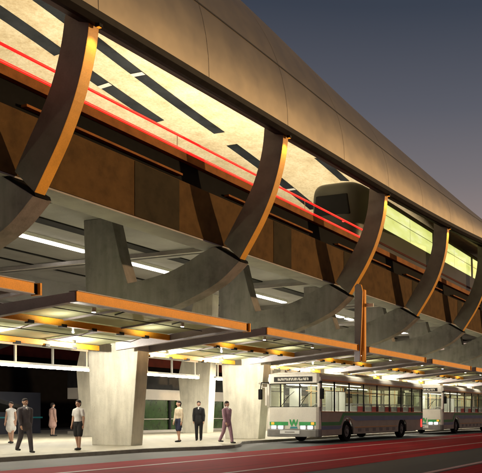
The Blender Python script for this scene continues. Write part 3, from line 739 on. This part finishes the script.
def person(loc, rz, h, label, top, bottom, shoe='cl_shoe', hair='hair_dark', long_hair=False, stride=0., sleeves='long', bottom_kind='trousers', jacket=False, arm_bend=12, lean=0., female=False):
    p = thing('person', loc, label, 'person', 'people waiting on the pavement')
    p.rotation_euler.z = rz
    k = h/1.72
    V = lambda x, y, z: Vector((x*k, (y - lean*max(0, z-.9))*k, z*k))
    sh = .150 if female else .172; hp = .095
    def leg(s):                                              # s = side; returns hip, knee, ankle, toe
        sw = stride*s
        hip = V(s*hp, 0, .90)
        knee = V(s*.095, -math.sin(sw)*.42-.02, .90-.42*math.cos(sw))
        kb = sw-max(0, -sw)*.9-.06
        ank = Vector((s*.09*k, knee.y-math.sin(kb)*.41*k, max(.085*k, knee.z-.41*k*math.cos(kb))))
        return hip, knee, ank
    def arm(s):
        sw = -stride*.8*s
        S_ = V(s*sh, 0, 1.365)
        E_ = S_+Vector((s*.04, -math.sin(sw)*.27, -.27*math.cos(sw)))*k
        a = sw+R(arm_bend)
        Wr = E_+Vector((s*.0, -math.sin(a)*.24, -.24*math.cos(a)))*k
        d = (Wr-E_).normalized()
        return S_, E_, Wr, d
    O = Vector(loc)
    class B(MB):
        pass
    def C(m, a, b, r0, r1): m.capsule(O+a, O+b, r0*k, r1*k)
    def E(m, c, rx, ry, rz_): m.ellipsoid(O+c, rx*k, ry*k, rz_*k)
    body = MB()
    C(body, V(0, 0, .93), V(0, 0, 1.08), .125, .112); C(body, V(0, -.005, 1.1), V(0, 0, 1.30), .115, .135)
    [C(body, V(0, 0, 1.395), V(q*sh*.92, 0, 1.385), .08, .052) for q in (-1, 1)]
    C(body, V(0, .005, 1.40), V(0, -.012, 1.53), .058, .052)
    E(body, V(0, -.018, 1.615), .076, .095, .112); C(body, V(0, -.05, 1.545), V(0, -.04, 1.57), .045, .055)
    C(body, V(0, -.108, 1.60), V(0, -.125, 1.585), .013, .017)                 # nose
    for s in (-1, 1):
        E(body, V(s*.078, 0, 1.61), .014, .03, .035)                            # ears
        hip, kn, an = leg(s)
        C(body, hip, kn, .088, .058); C(body, kn, an, .056, .038)
        C(body, an, an+Vector((0, .03, -.03))*k, .04, .04); C(body, an+Vector((0, .02, -.045))*k, an+Vector((0, -.15, -.05))*k, .035, .028)
        a, e, w, d = arm(s)
        C(body, a, e, .05, .04); C(body, e, w, .04, .028)
        pal = w+d*.055*k; C(body, w+d*.015*k, pal+d*.02*k, .028, .034)
        side = Vector((0, 1, 0)); side = (side-d*side.dot(d)).normalized()
        for q in range(4):                                                      # four fingers, unequal and slightly curled
            o_ = pal+d*.03*k+side*(q-1.5)*.019*k
            ln = (.062, .075, .07, .055)[q]*k
            mid = o_+d*ln*.55; tip = mid+(d*.8+Vector((-s*.5, 0, 0))).normalized()*ln*.5
            body.capsule(O+o_, O+mid, .0095*k, .009*k, 8); body.capsule(O+mid, O+tip, .009*k, .008*k, 8)
        th = w+d*.03*k-side*.022*k; t2 = th+(d-side*.7).normalized()*.035*k; body.capsule(O+th, O+t2, .012*k, .011*k, 8); body.capsule(O+t2, O+t2+d*.028*k, .011*k, .009*k, 8)
    bo = finish(body.build('body', 'skin', p), .0075)
    for s in (-1, 1):
        m = MB(); E(m, V(s*.031, -.098, 1.625), .013, .01, .008); m.build('eye', 'eye', p, smooth=True)
    m = MB(); E(m, V(0, -.105, 1.558), .024, .009, .007); m.build('mouth', 'lip', p, smooth=True)
    hm = MB(); E(hm, V(0, .004, 1.662), .088, .106, .085); C(hm, V(0, .055, 1.63), V(0, .05, 1.56), .07, .06)
    if long_hair: C(hm, V(0, .07, 1.6), V(0, .085, 1.38), .07, .06); [C(hm, V(s*.06, .04, 1.6), V(s*.07, .05, 1.42), .04, .035) for s in (-1, 1)]
    finish(hm.build('hair', hair, p), .012)
    # upper garment
    tm = MB(); g = .014 if not jacket else .022
    C(tm, V(0, 0, 1.0), V(0, 0, 1.1), .128+g, .12+g); C(tm, V(0, 0, 1.1), V(0, 0, 1.30), .12+g, .138+g)
    [C(tm, V(0, 0, 1.385), V(q*sh*.98, 0, 1.365), .088+g, .056+g) for q in (-1, 1)]; C(tm, V(0, .005, 1.40), V(0, 0, 1.462), .085+g, .056+g*.5); C(tm, V(0, -.01, 1.22), V(0, -.01, 1.33), .13+g, .125+g)
    if jacket: C(tm, V(0, 0, .84), V(0, 0, 1.05), .165, .15)
    for s in (-1, 1):
        a, e, w, d = arm(s)
        if sleeves == 'long': C(tm, a, e, .055+g, .046+g); C(tm, e, w-d*.01*k, .045+g, .034+g*.7)
        elif sleeves == 'short': C(tm, a, a+(e-a)*.55, .056+g, .054+g)
    finish(tm.build('jacket' if jacket else 'shirt', top, p), .014)
    if jacket:
        cm = MB(); C(cm, V(0, -.004, 1.45), V(0, -.012, 1.492), .072, .060); C(cm, V(0, -.112, 1.43), V(0, -.138, 1.33), .034, .012)
        finish(cm.build('collar', 'cl_white', p), .010)
    # lower garment
    lm = MB()
    if bottom_kind in ('trousers', 'shorts'):
        C(lm, V(0, 0, .93), V(0, 0, 1.02), .142, .138)
        for s in (-1, 1):
            hip, kn, an = leg(s)
            if bottom_kind == 'trousers': C(lm, hip, kn, .105, .075); C(lm, kn, an, .075, .06)
            else: C(lm, hip, kn+(hip-kn)*.12, .107, .09)
    else:
        zl = .52 if bottom_kind == 'skirt' else .58
        for z0_, z1_, r0_, r1_ in ((1.03, .93, .135, .158), (.93, zl+.05, .158, .20)): C(lm, V(0, 0, z0_), V(0, 0, z1_), r0_, r1_)
    finish(lm.build({'trousers': 'trousers', 'shorts': 'shorts'}.get(bottom_kind, 'skirt'), bottom, p), .014)
    for s in (-1, 1):
        hip, kn, an = leg(s); m = MB()
        C(m, an+Vector((0, .035, -.035))*k, an+Vector((0, -.04, -.04))*k, .047, .045); C(m, an+Vector((0, -.04, -.045))*k, an+Vector((0, -.17, -.052))*k, .042, .033)
        finish(m.build('shoe', shoe, p), .01)
    return p
PZ = .118
person((-26.35, 22.43, PZ), R(25), 1.66, 'woman in a pale sleeveless dress with dark hair, walking at the far left', 'cl_white', 'cl_white', long_hair=True, sleeves='none', bottom_kind='dress', stride=.13, female=True)
person((-19.4, 17.01, PZ), R(75), 1.64, 'man in a charcoal suit walking near the kerb on the left', 'cl_char', 'cl_char', jacket=True, stride=.28)
person((-33.0, 30.7, PZ), R(170), 1.76, 'pale figure in a pinkish coat, back turned, standing deep in the dark hall', 'cl_pink', 'cl_pink', jacket=True, bottom_kind='skirt')
person((-19.4, 19.1, PZ), R(10), 1.63, 'woman in a white short sleeved top and black shorts before the large pier', 'cl_white', 'cl_black', sleeves='short', bottom_kind='shorts', female=True, stride=.1)
person((-21.05, 26.2, PZ), R(-15), 1.72, 'man in a beige top and dark navy shorts standing right of the large pier', 'cl_beige', 'cl_navy', sleeves='long', bottom_kind='shorts', stride=.08)
person((-21.4, 28.0, PZ), R(30), 1.74, 'man in a black suit standing in front of the inner pier', 'cl_black', 'cl_black', jacket=True)
person((-18.2, 25.6, PZ), R(80), 1.68, 'person in a mauve suit walking by the kerb corner left of the bus', 'cl_mauve', 'cl_mauve', jacket=True, stride=.26)

# ------------------------------------------------------------------ light
W = bpy.data.worlds.new('World'); S.world = W; W.use_nodes = True
wn, wl = W.node_tree.nodes, W.node_tree.links
bg = wn['Background']
sky = wn.new('ShaderNodeTexSky'); sky.sky_type = 'NISHITA'; sky.sun_disc = False
SUN_EL, SUN_AZ = R(3.2), R(52)                  # azimuth clockwise from +Y: the sun is low behind the right, over the bank added to cut it off lower down
sky.sun_elevation = SUN_EL; sky.sun_rotation = SUN_AZ
sky.air_density = 1.2; sky.dust_density = 1.5; sky.ozone_density = 2
# dusk afterglow: a band of warm light round the horizon added to the physical sky
tcw = wn.new('ShaderNodeTexCoord'); sx = wn.new('ShaderNodeSeparateXYZ'); wl.new(tcw.outputs['Generated'], sx.inputs[0])
rp = wn.new('ShaderNodeValToRGB'); wl.new(sx.outputs[2], rp.inputs[0])
stops = [(0, (.50, .34, .27)), (.21, (.29, .205, .185)), (.29, (.165, .135, .14)), (.37, (.085, .078, .095)), (.47, (.028, .029, .044)), (1, (.008, .009, .018))]
el = rp.color_ramp.elements
el[0].position, el[0].color = stops[0][0], (*stops[0][1], 1); el[1].position, el[1].color = stops[-1][0], (*stops[-1][1], 1)
for p_, c_ in stops[1:-1]: e_ = el.new(p_); e_.color = (*c_, 1)
bg2 = wn.new('ShaderNodeBackground'); wl.new(rp.outputs[0], bg2.inputs[0]); bg2.inputs[1].default_value = 1
ad = wn.new('ShaderNodeAddShader'); wl.new(bg.outputs[0], ad.inputs[0]); wl.new(bg2.outputs[0], ad.inputs[1]); wl.new(ad.outputs[0], wn['World Output'].inputs[0])
wl.new(sky.outputs[0], bg.inputs[0]); bg.inputs[1].default_value = .035
d = Vector((math.sin(SUN_AZ)*math.cos(SUN_EL), math.cos(SUN_AZ)*math.cos(SUN_EL), math.sin(SUN_EL)))
sun = lamp('SUN', (30, 0, 30), 2.5, (1, .64, .30), name='sun', angle=R(1))
sun.rotation_euler = (-d).to_track_quat('-Z', 'Y').to_euler()
# warm uplights standing on the deck between the tracks, hidden by the guideway wall
for i, (Y, e) in enumerate([(8, 300), (14, 370), (20, 560), (26, 760), (32.0, 1150), (41, 520), (50, 400)]):
    lamp('AREA', (-23.5, Y, 9.4), e*.9, (1, .85, .58), name='deck_uplight', shape='RECTANGLE', size=3.5, size_y=2.5, rot=(R(180), 0, 0))

# ------------------------------------------------------------------ camera
cam = bpy.data.cameras.new('Camera'); co = bpy.data.objects.new('Camera', cam); COL.objects.link(co)
co.location = (0, 0, 1.3); yaw = math.atan(320/766)
co.rotation_euler = (R(90), 0, yaw)
cam.sensor_width = 36; cam.lens = 36*766/482
cam.shift_x = (241-400)/482; cam.shift_y = (414-236.5)/482
cam.clip_end = 3000; cam.clip_start = .1
S.camera = co
S.render.engine = 'CYCLES'
S.view_settings.view_transform = 'Standard'; S.view_settings.look = 'None'
S.view_settings.exposure = 0; S.view_settings.gamma = 1; S.view_settings.use_curve_mapping = False
